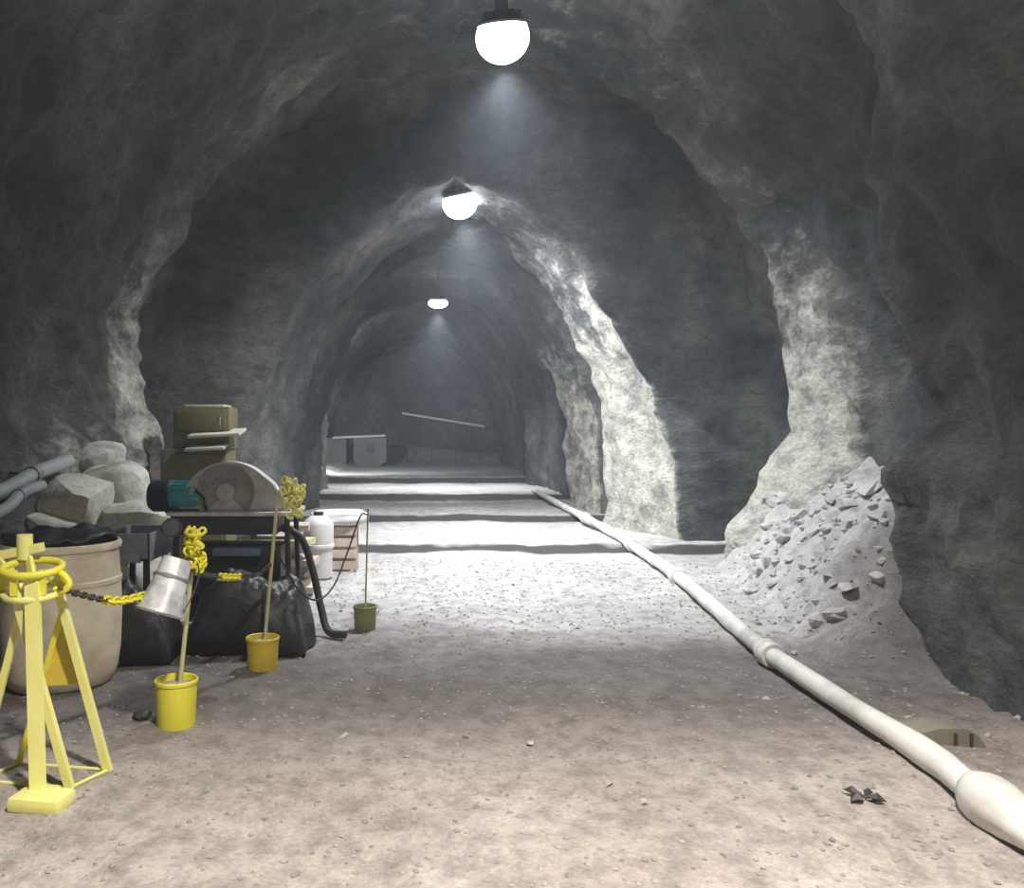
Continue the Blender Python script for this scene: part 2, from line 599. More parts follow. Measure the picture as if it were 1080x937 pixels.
def rock_push(p):
    q = Vector((p.x, p.y, p.z * 1.25))
    a = 0.17 * fbm(q * 0.55 + Vector((5, 1, 2)), 3)
    a += 0.11 * fbm(q * 1.7, 4)
    d, _ = noise.voronoi(q * 1.5 + Vector((fbm(q * 1.2, 2) * 0.5, 0, 0)))
    a += 0.10 * (d[1] - d[0]) - 0.03
    a += 0.035 * fbm(q * 5.5, 3)
    if p.y < 10.2 and p.x > CX:
        k = 1 - sstep(8.5, 10.2, p.y)
        e, _ = noise.voronoi(q * 2.6 + Vector((3, 1, 4)))
        a += k * (0.16 * (e[1] - e[0]) - 0.05)
    return a


def build_shell():
    ds = steps([(-9, 1, 0.5), (1, 3, 0.14), (3, 18.4, 0.062), (18.4, 30, 0.16), (30, 46.5, 0.3)])
    rows = []
    for d in ds:
        R = half_profile(KR, d + 0.0)
        L = half_profile(KL, d)
        row = []
        pr = [Vector((CX + p.x, d, p.y)) for p in R] + [Vector((CX - p.x, d, p.y)) for p in L[::-1][1:]]
        for p in pr:
            c = Vector((CX, d, 2.2))
            dirv = (p - c)
            dirv.normalize()
            wv = Vector((0, 0.22 * noise.noise(Vector((p.x * 0.6, d * 0.3, p.z * 0.9))), 0))
            calm = 1.0 - 0.45 * sstep(11.8, 12.3, d) * (1 - sstep(17.4, 18.0, d))
            row.append(p - dirv * rock_push(p) * calm + wv)
        rows.append(row)
    n = len(rows[0])
    cut1, cut2 = 52, n - 1 - 52
    pale_lit = []  # weights of the pale tone: painted lamplight on the ribs, weaker higher up
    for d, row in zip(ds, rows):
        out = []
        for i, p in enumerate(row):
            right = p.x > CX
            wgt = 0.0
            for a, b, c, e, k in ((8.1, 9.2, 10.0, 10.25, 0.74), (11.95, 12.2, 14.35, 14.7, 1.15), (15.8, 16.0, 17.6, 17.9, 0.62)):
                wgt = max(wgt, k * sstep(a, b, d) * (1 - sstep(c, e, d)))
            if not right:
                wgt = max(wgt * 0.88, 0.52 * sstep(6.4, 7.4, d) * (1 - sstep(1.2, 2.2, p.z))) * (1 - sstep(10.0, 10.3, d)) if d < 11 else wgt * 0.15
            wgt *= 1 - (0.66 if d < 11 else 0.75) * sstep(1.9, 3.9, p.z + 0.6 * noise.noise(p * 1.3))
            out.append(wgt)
        pale_lit.append(out)
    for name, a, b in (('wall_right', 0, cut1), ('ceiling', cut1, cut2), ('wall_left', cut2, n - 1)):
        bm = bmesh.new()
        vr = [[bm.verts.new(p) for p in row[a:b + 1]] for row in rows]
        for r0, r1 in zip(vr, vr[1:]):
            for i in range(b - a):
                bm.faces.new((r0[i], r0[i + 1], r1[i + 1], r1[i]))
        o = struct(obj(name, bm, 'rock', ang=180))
        at = o.data.attributes.new('pale_lit', 'FLOAT', 'POINT')
        at.data.foreach_set('value', [v for row in pale_lit for v in row[a:b + 1]])
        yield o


WALL_R, CEIL, WALL_L = build_shell()


def end_wall(name, d0, lean, sx=1):
    bm = bmesh.new()
    nx, nz = 90, 76
    g = []
    for j in range(nz + 1):
        z = -0.6 + 7.4 * j / nz
        r = []
        for i in range(nx + 1):
            x = -6.6 + 12.8 * i / nx
            p = Vector((x, d0, z))
            y = d0 + lean * (z / 6.5) - sx * (0.9 * fbm(p * 0.42 + Vector((3, 0, 8)), 4) + 0.25 * fbm(p * 1.6, 3))
            r.append(bm.verts.new((x, y, z)))
        g.append(r)
    for a, b in zip(g, g[1:]):
        for i in range(nx):
            bm.faces.new((a[i], a[i + 1], b[i + 1], b[i]))
    return struct(obj(name, bm, 'rock', ang=180))


WALL_F = end_wall('wall_far', 44.6, 1.2)
WALL_B = end_wall('wall_back', -8.2, 0.0, -1)

# ------------------------------------------------------------------ loose stones, parts of the setting
def stone_mesh(i, mt, npts=13):
    rnd = random.Random(100 + i)
    bm = bmesh.new()
    for k in range(npts):
        v = Vector((rnd.gauss(0, 1), rnd.gauss(0, 1), rnd.gauss(0, 1))).normalized()
        bm.verts.new((v.x * rnd.uniform(.8, 1.1), v.y * rnd.uniform(.8, 1.1), v.z * 0.62))
    r = bmesh.ops.convex_hull(bm, input=bm.verts)
    bmesh.ops.delete(bm, geom=[v for v in bm.verts if not v.link_faces], context='VERTS')
    bmesh.ops.recalc_face_normals(bm, faces=bm.faces)
    me = bpy.data.meshes.new('stone')
    bm.to_mesh(me)
    bm.free()
    me.materials.append(M[mt])
    return me


STONES = [stone_mesh(i, 'stone') for i in range(7)]


def place_stone(name, me, parent, loc, s, rnd, flat=1.0):
    o = bpy.data.objects.new(name, me)
    COL.objects.link(o)
    o.parent = parent
    o.location = Vector(loc) - parent.location
    o.rotation_euler = (rnd.uniform(-.3, .3), rnd.uniform(-.3, .3), rnd.uniform(0, 6.28))
    o.scale = (s * rnd.uniform(.8, 1.3), s * rnd.uniform(.8, 1.2), s * flat * rnd.uniform(.8, 1.1))
    return o


rs = random.Random(5)
cnt = 0
while cnt < 230:                                   # rubble slope under the right wall
    d = rs.uniform(6.4, 9.9)
    x = rs.uniform(3.0, 4.2)
    t = talus(x, d)
    if t < 0.03 or rs.random() > 0.35 + t:
        continue
    s = min(0.15, 0.022 + abs(rs.gauss(0, 0.045)))
    place_stone('stone', rs.choice(STONES), FLOOR, (x, d, floor_z(x, d) + s * 0.02), s, rs)
    cnt += 1
for k in range(70):                                # scattered over the road edges
    d = rs.uniform(3.0, 10.5)
    x = rs.uniform(2.5, 3.4) if rs.random() < 0.65 else rs.uniform(-1.2, 2.3)
    s = rs.uniform(0.012, 0.035)
    place_stone('stone', rs.choice(STONES), FLOOR, (x, d, floor_z(x, d) + s * 0.2), s, rs)


def gravel():
    bm = bmesh.new()
    rnd = random.Random(8)
    for k in range(5200):
        d = 2.2 + 8.3 * rnd.random() ** 1.4
        x = rnd.uniform(-2.6, 3.6)
        s = rnd.uniform(0.005, 0.014) * (1 + 0.05 * d)
        z = floor_z(x, d) + s * 0.15
        vs = []
        for q in ((1, 0, 0), (-1, 0, 0), (0, 1, 0), (0, -1, 0), (0, 0, .6), (0, 0, -.6)):
            v = Vector(q) * s * rnd.uniform(.7, 1.3)
            a = k * 1.7
            vs.append(bm.verts.new((x + v.x * math.cos(a) - v.y * math.sin(a), d + v.x * math.sin(a) + v.y * math.cos(a), z + v.z)))
        for f in ((0, 2, 4), (2, 1, 4), (1, 3, 4), (3, 0, 4)):
            bm.faces.new([vs[i] for i in f])
        bm.verts.remove(vs[5])
    o = obj('gravel', bm, 'gravel', FLOOR, ang=5)
    o['kind'] = 'stuff'
    return o


gravel()


def boulder(c, r, seed, mt='pale_rock', parent=WALL_L):
    rnd = random.Random(seed * 7)
    bm = bmesh.new()
    for k in range(24):
        n = Vector((rnd.gauss(0, 1), rnd.gauss(0, 1), rnd.gauss(0, 1))).normalized()
        e = [math.copysign(abs(q) ** .75, q) for q in n]
        bm.verts.new((e[0] * r[0] * rnd.uniform(.9, 1.1), e[1] * r[1] * rnd.uniform(.9, 1.1), e[2] * r[2] * rnd.uniform(.9, 1.1)))
    bmesh.ops.convex_hull(bm, input=bm.verts)
    bmesh.ops.delete(bm, geom=[v for v in bm.verts if not v.link_faces], context='VERTS')
    bmesh.ops.subdivide_edges(bm, edges=bm.edges[:], cuts=3, use_grid_fill=True)
    bmesh.ops.smooth_vert(bm, verts=bm.verts[:], factor=.35, use_axis_x=True, use_axis_y=True, use_axis_z=True)
    off = Vector((seed * 3.7, seed, 1))
    for v in bm.verts:
        v.co = v.co * (1 + .10 * fbm(v.co * 4 + off, 4)) + Vector(c)
    return obj('boulder', bm, mt, parent, ang=28)


# blocks fallen at the foot of the left wall, behind the drum
for k, (px, py, d, rr) in enumerate(((118, 520, 7.6, (.42, .40, .30)), (78, 535, 7.2, (.40, .38, .32)), (140, 552, 7.3, (.30, .32, .20)),
                                     (105, 562, 7.4, (.42, .35, .26)), (60, 570, 7.0, (.42, .36, .3)), (100, 490, 8.1, (.34, .36, .24)),
                                     (90, 600, 7.35, (.5, .4, .4)), (128, 610, 7.55, (.45, .4, .4)), (60, 620, 6.9, (.5, .4, .4)),
                                     (100, 650, 7.4, (.5, .4, .35)))):
    boulder(P(px, py, d), rr, k + 1)

# ------------------------------------------------------------------ lamps
def mine_lamp(loc, label, warm=False, power=1.0, tilt=(16, -4), cone=150, blend=1.0, flat=1.0):
    x, y, z = loc
    t = thing('mine_lamp', label, 'lamp', (x, y, z), 'row of lamps along the tunnel roof')
    mx = Matrix.Translation(Vector(loc))
    bm = bmesh.new()                               # finned housing
    lathe(bm, [(0, .24), (.09, .24), (.10, .21), (.15, .18), (.17, .14), (.20, .13), (.215, .115), (0, .11)], 36, mx)
    obj('housing', bm, 'lamp_metal', t)
    for k in range(12):
        a = k * math.pi / 6
        bm = bmesh.new()
        box(bm, Vector(loc) + Vector((math.cos(a) * .15, math.sin(a) * .15, .18)), (.09, .008, .09), Euler((0, 0, a)))
        obj('fin', bm, 'lamp_metal', t)
    bm = bmesh.new()
    lathe(bm, [(.205, .135), (.232, .13), (.24, .105), (.225, .10), (.205, .135)], 36, mx)
    obj('rim', bm, 'reflector', t)
    bm = bmesh.new()                               # domed diffuser
    prof = [(.255 * math.cos(a), .0 - .235 * flat * math.sin(a)) for a in [-0.5 + i * (math.pi / 2 + 0.5) / 12 for i in range(12)]] + [(0, -.235 * flat)]
    lathe(bm, prof, 36, mx)
    obj('diffuser', bm, 'glow_warm' if warm else 'glow', t)
    bm = bmesh.new()
    tube(bm, [(x, y, z + .22), (x, y, z + 1.6)], .012, 8)
    obj('hanger_rod', bm, 'lamp_metal', t)
    bm = bmesh.new()
    box(bm, (x, y, z + .31), (.12, .09, .13), None, .01)
    obj('driver_box', bm, 'lamp_metal', t)
    ld = bpy.data.lights.new('lamp_light', 'SPOT')
    ld.energy = LAMP_W * power
    ld.color = (1.0, 0.94, 0.865) if warm else (0.93, 0.975, 1.0)
    ld.spot_size = math.radians(cone)
    ld.spot_blend = blend
    ld.shadow_soft_size = 0.14
    lo = bpy.data.objects.new('lamp_light', ld)
    COL.objects.link(lo)
    lo.parent = t
    lo.location = (0, 0, -.25)
    t.rotation_euler = (math.radians(tilt[0]), math.radians(tilt[1]), 0)
    return t


mine_lamp(P(530, 40, 8.2), 'nearest round white lamp blazing under the rock roof', power=1.0)
mine_lamp(P(485, 214, 12.6), 'second white lamp, hung at the crown of the middle rock arch', power=1.1, tilt=(14, -12))
mine_lamp(P(462, 320, 22.7), 'farthest and smallest white lamp, deep in the tunnel', power=1.1, tilt=(12, 0), cone=112, flat=0.55)
mine_lamp(Vector((-3.3, 28.2, 3.0)), 'added white flood lamp for the far face, unseen behind the left rock pillar', power=0.95, tilt=(74, -10), flat=0.55)  # lamp added out of sight to brighten the far face
mine_lamp(Vector((.75, 0.9, 5.35)), 'warm lamp above the photographer, outside the picture', True, power=1.4, tilt=(0, 0), cone=118, blend=0.9)

# ------------------------------------------------------------------ floor pipe on the right
def floor_pipe():
    pp = [(2.25, .6), (2.29, 2.2), (2.315, 3.0), (2.335, 3.45), (2.385, 4.0), (2.375, 4.85), (2.44, 6.1), (2.57, 7.4), (2.70, 8.7), (2.80, 10.2), (2.84, 12.8), (2.84, 15.6), (2.86, 21)]
    ctrl = [Vector((x, d, floor_z(x, d) + .075)) for x, d in pp]
    pts = catmull(ctrl, 170)
    for p in pts:
        p.z = max(p.z, floor_z(p.x, p.y) + .066)
    root = thing('floor_pipe', 'long white pipe laid along the floor by the right wall', 'pipe', (pts[60].x, pts[60].y, floor_z(pts[60].x, pts[60].y)))
    # lengths between the couplings
    near = min(range(170), key=lambda k: abs(pts[k].y - 3.42))
    joints = [near] + [min(range(170), key=lambda k: abs(pts[k].y - q)) for q in (5.9, 8.9, 11.2, 14.5)]
    a = 0
    for j in joints + [169]:
        bm = bmesh.new()
        seg = pts[a:j + 1]
        rad = [.061 + .012 * noise.noise(p * 2.3) for p in seg]
        tube(bm, seg, rad, 18)
        obj('pipe_length', bm, 'pipe', root)
        a = j
    for i, j in enumerate(joints):
        c, d = pts[j], (pts[j + 1] - pts[j - 1]).normalized()
        bm = bmesh.new()
        s = 1.0
        mx = axis_matrix(c, d)
        lathe(bm, [(.06, -.09 * s), (.082, -.088 * s), (.088, -.07 * s), (.088, -.02), (.08, -.01), (.08, .01), (.088, .02), (.088, .07 * s), (.082, .088 * s), (.06, .09 * s)], 24, mx)
        cp = obj('coupling', bm, 'pipe', root)
        if i == 0:                                  # wrapped bulge at the near joint
            bm = bmesh.new()
            lathe(bm, [(.05, -.24), (.07, -.22), (.088, -.14), (.105, -.05), (.112, .02), (.108, .09), (.095, .15), (.075, .2), (.05, .22)], 28, axis_matrix(c + Vector((0, 0, .012)), d), .014, 3)
            obj('wrap', bm, 'pipe', cp)
    return root


floor_pipe()

# ------------------------------------------------------------------ yellow stand in the left foreground
def yellow_stand():
    def G(px, py):                                  # foot on the floor
        d = CAM_H * FPX / (py - VY)
        return P(px, py, d)
    br, fr, bl = G(114, 815), G(74, 834), G(20, 808)
    fl = fr + (bl - br)
    base = (br + fl) / 2
    base.z = 0
    t = thing('pipe_stand', 'yellow tubular stand on splayed crossing legs, left foreground', 'stand', base)
    dm = 3.86
    # thin rods of the base rectangle
    for a, b in ((br, fr), (fr, fl), (fl, bl), (bl, br)):
        bm = bmesh.new()
        tube(bm, [a + Vector((0, 0, .012)), b + Vector((0, 0, .012))], .008, 8)
        obj('base_rod', bm, 'pale_yellow', t)
    up = Vector((0, .9, .3))
    top = lambda px, py, d: P(px, py, d)
    legs = [(br, top(57, 606, 3.93), .036, 'pale_yellow'), (fr, top(9, 600, 3.80), .036, 'pale_yellow'),
            (bl, top(66, 645, 4.0), .026, 'yellow'), (fl, top(30, 612, 3.86), .030, 'pale_yellow')]
    for a, b, wd, mt in legs:
        bm = bmesh.new()
        bar(bm, a + Vector((0, 0, .006)), b, wd, wd * 0.8, up)
        obj('leg', bm, mt, t)
    # broad upright that stands on the block
    fb = P(40, 838, 3.66)
    fb.z = .062
    bm = bmesh.new()
    bar(bm, fb, top(34, 606, 3.80), .062, .03, up)
    obj('front_post', bm, 'pale_yellow', t)
    # triangular plate under the crossing
    a, b, c = top(62, 652, 4.02), top(84, 722, 4.02), top(44, 724, 4.02)
    bm = bmesh.new()
    f = [bm.verts.new(p) for p in (a, b, c)] + [bm.verts.new(p + Vector((0, .012, 0))) for p in (a, b, c)]
    for q in ((0, 1, 2), (5, 4, 3), (0, 3, 4, 1), (1, 4, 5, 2), (2, 5, 3, 0)):
        bm.faces.new([f[k] for k in q])
    obj('gusset_plate', bm, 'ochre', t)
    # head: two hoops and short uprights
    hc = P(34, 612, 3.87)
    for dz, r, rr in ((.055, .13, .017), (-.055, .125, .015)):
        bm = bmesh.new()
        tube(bm, [hc + Vector((math.cos(q) * r, math.sin(q) * r * .8, dz + (.02 * math.sin(q * 1)))) for q in [i * 2 * math.pi / 28 for i in range(28)]], rr, 10, True)
        obj('head_hoop', bm, 'yellow' if dz > 0 else 'pale_yellow', t)
    for q in (0.3, 1.9, 3.4, 4.4, 5.4):
        bm = bmesh.new()
        x, y = math.cos(q) * .128, math.sin(q) * .1
        bar(bm, hc + Vector((x, y, -.055)), hc + Vector((x, y, .06)), .03, .012, up)
        obj('head_upright', bm, 'yellow', t)
    # cross beam and spigot on top
    bm = bmesh.new()
    bar(bm, P(-22, 590, 3.95), P(45, 577, 3.95), .046, .04)
    obj('cross_beam', bm, 'pale_yellow', t)
    bm = bmesh.new()
    tube(bm, [P(26, 590, 3.95), P(26, 564, 3.95)], .036, 18)
    obj('spigot', bm, 'pale_yellow', t)
    bm = bmesh.new()
    bar(bm, P(-2, 588, 3.94), P(11, 612, 3.9), .03, .02, up)
    obj('brace', bm, 'pale_yellow', t)
    bm = bmesh.new()
    bar(bm, P(30, 585, 3.95), P(34, 606, 3.87), .03, .02, up)
    obj('brace', bm, 'pale_yellow', t)
    # hook with the wound end of the chain
    bm = bmesh.new()
    tube(bm, catmull([P(56, 604, 3.87), P(66, 606, 3.85), P(73, 616, 3.84), P(66, 624, 3.84), P(58, 622, 3.86)], 18), .016, 10)
    obj('hook', bm, 'yellow', t)
    # foot block
    bm = bmesh.new()
    box(bm, P(44, 850, 3.62) + Vector((0, 0, -.0)), (.235, .15, .062), Euler((0, 0, -.15)), .02)
    bk = obj('foot_block', bm, 'pale_yellow')
    bk.location.z = 0.0 + floor_z(bk.location.x, bk.location.y) - .005
    tag(bk, 'pale yellow block under the front post of the yellow stand', 'block')
    return t


yellow_stand()

# ------------------------------------------------------------------ beige drum with black sheeting on top
def drum():
    c = Vector((-2.26, 5.42, 0))
    c.z = floor_z(c.x, c.y) - .01
    t = thing('storage_drum', 'large beige plastic drum behind the yellow stand', 'drum', c)
    mx = Matrix.Translation(c)
    bm = bmesh.new()
    lathe(bm, [(0, 0), (.27, 0), (.315, .03), (.345, .10), (.358, .22), (.362, .45), (.360, .62), (.352, .78), (.345, .88), (.335, .88), (.34, .6), (.33, .2), (0, .15)], 48, mx, .012, 2)
    obj('body', bm, 'drum', t)
    bm = bmesh.new()
    lathe(bm, [(.345, .855), (.362, .86), (.366, .885), (.355, .905), (.338, .90), (.335, .86)], 48, mx)
    obj('rim', bm, 'drum', t)
    for z in (.66,):
        bm = bmesh.new()
        lathe(bm, [(.350, z - .03), (.367, z - .012), (.367, z + .012), (.350, z + .03)], 48, mx)
        obj('rib', bm, 'drum', t)
    # crumpled black sheet lying over the mouth
    bm = bmesh.new()
    nr, na = 9, 40
    ctr = bm.verts.new(c + Vector((0, 0, .965)))
    prev = None
    for i in range(1, nr + 1):
        r = .345 * i / nr
        ring = []
        for k in range(na):
            a = 2 * math.pi * k / na
            p = Vector((math.cos(a) * r, math.sin(a) * r, 0))
            z = .93 + .045 * fbm(p * 6 + Vector((4, 4, 1)), 3) + .03 * (1 - (r / .345) ** 2)
            ring.append(bm.verts.new(c + p + Vector((0, 0, max(z, .912)))))
        for k in range(na):
            k2 = (k + 1) % na
            if prev is None:
                bm.faces.new((ctr, ring[k], ring[k2]))
            else:
                bm.faces.new((prev[k], ring[k], ring[k2], prev[k2]))
        prev = ring
    o = obj('plastic_sheet', bm, 'black_sheet', ang=60)
    sm = o.modifiers.new('thickness', 'SOLIDIFY')
    sm.thickness = .012
    tag(o, 'crumpled black plastic sheet lying over the mouth of the beige drum', 'plastic sheet')


drum()

# ------------------------------------------------------------------ bucket stanchions
def link_mesh(mt, L=.048, W=.026, r=.0055):
    bm = bmesh.new()
    pts = []
    h = L / 2 - W / 2
    for i in range(12):
        a = 2 * math.pi * i / 12
        pts.append(Vector((math.cos(a) * W / 2 + (h if math.cos(a) >= 0 else -h), math.sin(a) * W / 2, 0)))
    tube(bm, pts, r, 5, True)
    bmesh.ops.recalc_face_normals(bm, faces=bm.faces)
    me = bpy.data.meshes.new('link')
    bm.to_mesh(me)
    bm.free()
    smooth(me, 60)
    me.materials.append(M[mt])
    return me


LINK_Y, LINK_D = link_mesh('yellow_link', .056, .036, .009), link_mesh('dark_link', .045, .024, .006)


def put_link(me, parent, p, d, roll, name='link', s=1.0):
    o = bpy.data.objects.new(name, me)
    COL.objects.link(o)
    o.parent = parent
    d = d.normalized()
    u, v = frame_of(d)
    m3 = Matrix((d, u, d.cross(u))).transposed()
    o.rotation_euler = (m3 @ Matrix.Rotation(roll, 3, 'X')).to_euler()
    o.location = p - root_of(parent).location
    o.scale = (s, s, s)
    return o


def stanchion(px, py, pail_px, pail_h, topx, topy, label, mt, post_mt, bow, bow_mt, prad=.011):
    d = CAM_H * FPX / (py - VY)
    w_ = pail_px * d / FPX / 2
    c = P(px, py, d + w_)
    c.z = floor_z(c.x, c.y) - .006
    d = c.y
    c.x = (px - VX) * d / FPX
    h = pail_h * d / FPX
    t = thing('bucket_stanchion', label, 'stanchion', c, 'bucket stanchions of the chain barrier')
    mx = Matrix.Translation(c)
    bm = bmesh.new()
    lathe(bm, [(0, 0), (w_ * .88, 0), (w_ * .90, .01), (w_ * .985, h), (w_ * .94, h), (w_ * .86, .02), (0, .02)], 36, mx)
    pb = obj('pail', bm, mt, t)
    bm = bmesh.new()
    lathe(bm, [(w_ * .95, h - .02), (w_ * 1.03, h - .018), (w_ * 1.04, h - .002), (w_ * .99, h + .004), (w_ * .94, h)], 36, mx)
    obj('pail_rim', bm, mt, pb)
    bm = bmesh.new()
    lathe(bm, [(w_ * .93, h - .035), (w_ * .5, h - .028), (0, h - .026)], 30, mx)
    obj('concrete_fill', bm, 'concrete', t)
    topp = P(topx, topy, d)
    bm = bmesh.new()
    tube(bm, [c + Vector((0, 0, .03)), topp], prad, 12)
    obj('post', bm, post_mt, t)
    bm = bmesh.new()
    lathe(bm, [(prad * .9, -.01), (prad * 1.5, -.008), (prad * 1.5, .012), (0, .018)], 12, Matrix.Translation(topp))
    obj('post_cap', bm, post_mt, t)
    rnd = random.Random(int(px))
    if bow:                                         # bunch of chain wound round the head of the post
        n, spread, cen = bow
        for k in range(n):
            f = rnd.random()
            q = cen + Vector((rnd.uniform(-1, 1) * spread[0], rnd.uniform(-.8, .8) * spread[0] - .01, rnd.uniform(-1, 1) * spread[1]))
            put_link(bow_mt, t, q, Vector((rnd.uniform(-1, 1), rnd.uniform(-1, 1), rnd.uniform(-1.5, .6))), rnd.uniform(0, 3), 'link', .9)
    return t, topp


S1, TOP1 = stanchion(186, 771, 45, 49, 206, 562, 'bright yellow bucket stanchion with silver pail hung on its post', 'pail', 'dust_yellow',
                     (44, (.045, .11), P(205, 580, 4.66)), LINK_Y, .013)
S2, TOP2 = stanchion(277, 710, 35, 34, 293, 520, 'middle bucket stanchion, darker yellow, beside the dark sheeting', 'pail_dirty', 'dust_yellow',
                     (40, (.075, .12), P(308, 525, 5.78)), link_mesh('pale_yellow', .06, .038, .010), .012)
S3, TOP3 = stanchion(385, 668, 25, 26, 388, 538, 'farthest, smallest bucket stanchion, dull olive, on the pale road', 'pail_olive', 'dust_yellow', None, None, .007)


def chain(ctrl, label, runs, n=60, dead=False):
    """ctrl points, runs = [(from, to, mesh, name)] along the length"""
    pts = catmull(ctrl, 200)
    L = [0]
    for a, b in zip(pts, pts[1:]):
        L.append(L[-1] + (b - a).length)
    mid = pts[100]
    t = thing('barrier_chain', label, 'chain', (mid.x, mid.y, min(p.z for p in pts)), 'chain barrier runs')

    def at(s):
        s = max(0, min(L[-1] - 1e-4, s))
        for i in range(len(L) - 1):
            if L[i + 1] >= s:
                f = (s - L[i]) / (L[i + 1] - L[i])
                return pts[i].lerp(pts[i + 1], f), (pts[i + 1] - pts[i])
    k = 0
    for a, b, me, pitch in runs:
        s = a * L[-1]
        while s < b * L[-1]:
            p, d = at(s)
            put_link(me, t, p, d, 0.4 + (k % 2) * 1.57, 'link')
            s += pitch
            k += 1
    return t


D1 = 4.60
chain([P(66, 621, 3.84), P(84, 627, 3.95), P(120, 634, 4.2), P(148, 629, 4.42), P(176, 618, 4.56), P(200, 600, 4.60)],
      'chain from the yellow stand to the nearest bucket stanchion, dark then yellow links',
      [(0, .36, LINK_D, .031), (.36, .72, LINK_Y, .036), (.72, 1, LINK_D, .031)])
chain([P(206, 604, 4.62), P(225, 608, 4.95), P(250, 609, 5.3), P(272, 606, 5.62), P(285, 596, 5.72)],
      'chain between the nearest and the middle bucket stanchion, short yellow stretch',
      [(0, .38, LINK_D, .031), (.38, .64, LINK_Y, .036), (.64, 1, LINK_D, .031)])


def rope():
    bm = bmesh.new()
    ctrl = [P(286, 572, 5.75), P(300, 597, 5.9), P(316, 624, 6.1), P(335, 633, 6.35), P(352, 618, 6.55), P(366, 584, 6.75), P(380, 545, 6.86), P(387, 543, 6.9)]
    tube(bm, catmull(ctrl, 60), .007, 8)
    tag(obj('barrier_rope', bm, 'rubber'), 'thin dark rope sagging between the middle and farthest bucket stanchions', 'rope')


rope()


def silver_pail():
    a = P(187, 590, 4.50)
    b = P(179, 640, 4.48)
    d = (b - a)
    d = (d.normalized() + Vector((-.12, -.25, 0))).normalized()
    L = .285
    t = thing('hanging_pail', 'dented silver tin pail hanging tilted from the nearest stanchion', 'pail', (b.x, b.y, b.z - .06))
    mx = axis_matrix(a, d)
    bm = bmesh.new()
    lathe(bm, [(0, 0), (.076, 0), (.080, .008), (.088, .09), (.09, .10), (.102, .2), (.117, L), (.112, L), (.085, .1), (.07, .01), (0, .01)], 36, mx, .007, 5)
    obj('body', bm, 'silver', t)
    bm = bmesh.new()
    lathe(bm, [(.112, L - .012), (.122, L - .01), (.124, L), (.118, L + .006), (.11, L)], 36, mx)
    obj('rim', bm, 'silver', t)
    bm = bmesh.new()
    lathe(bm, [(.086, .088), (.094, .095), (.094, .107), (.088, .114)], 36, mx)
    obj('seam_band', bm, 'steel', t)
    u = d.cross(Vector((0, 1, 0))).normalized()
    bm = bmesh.new()
    c = a + d * (L - .03)
    pts = [c + u * .118 * math.cos(q) + (P(203, 590, 4.62) - c) * math.sin(q) for q in [i * math.pi / 16 for i in range(17)]]
    tube(bm, pts, .004, 6)
    obj('bail', bm, 'dark_link', t)


silver_pail()

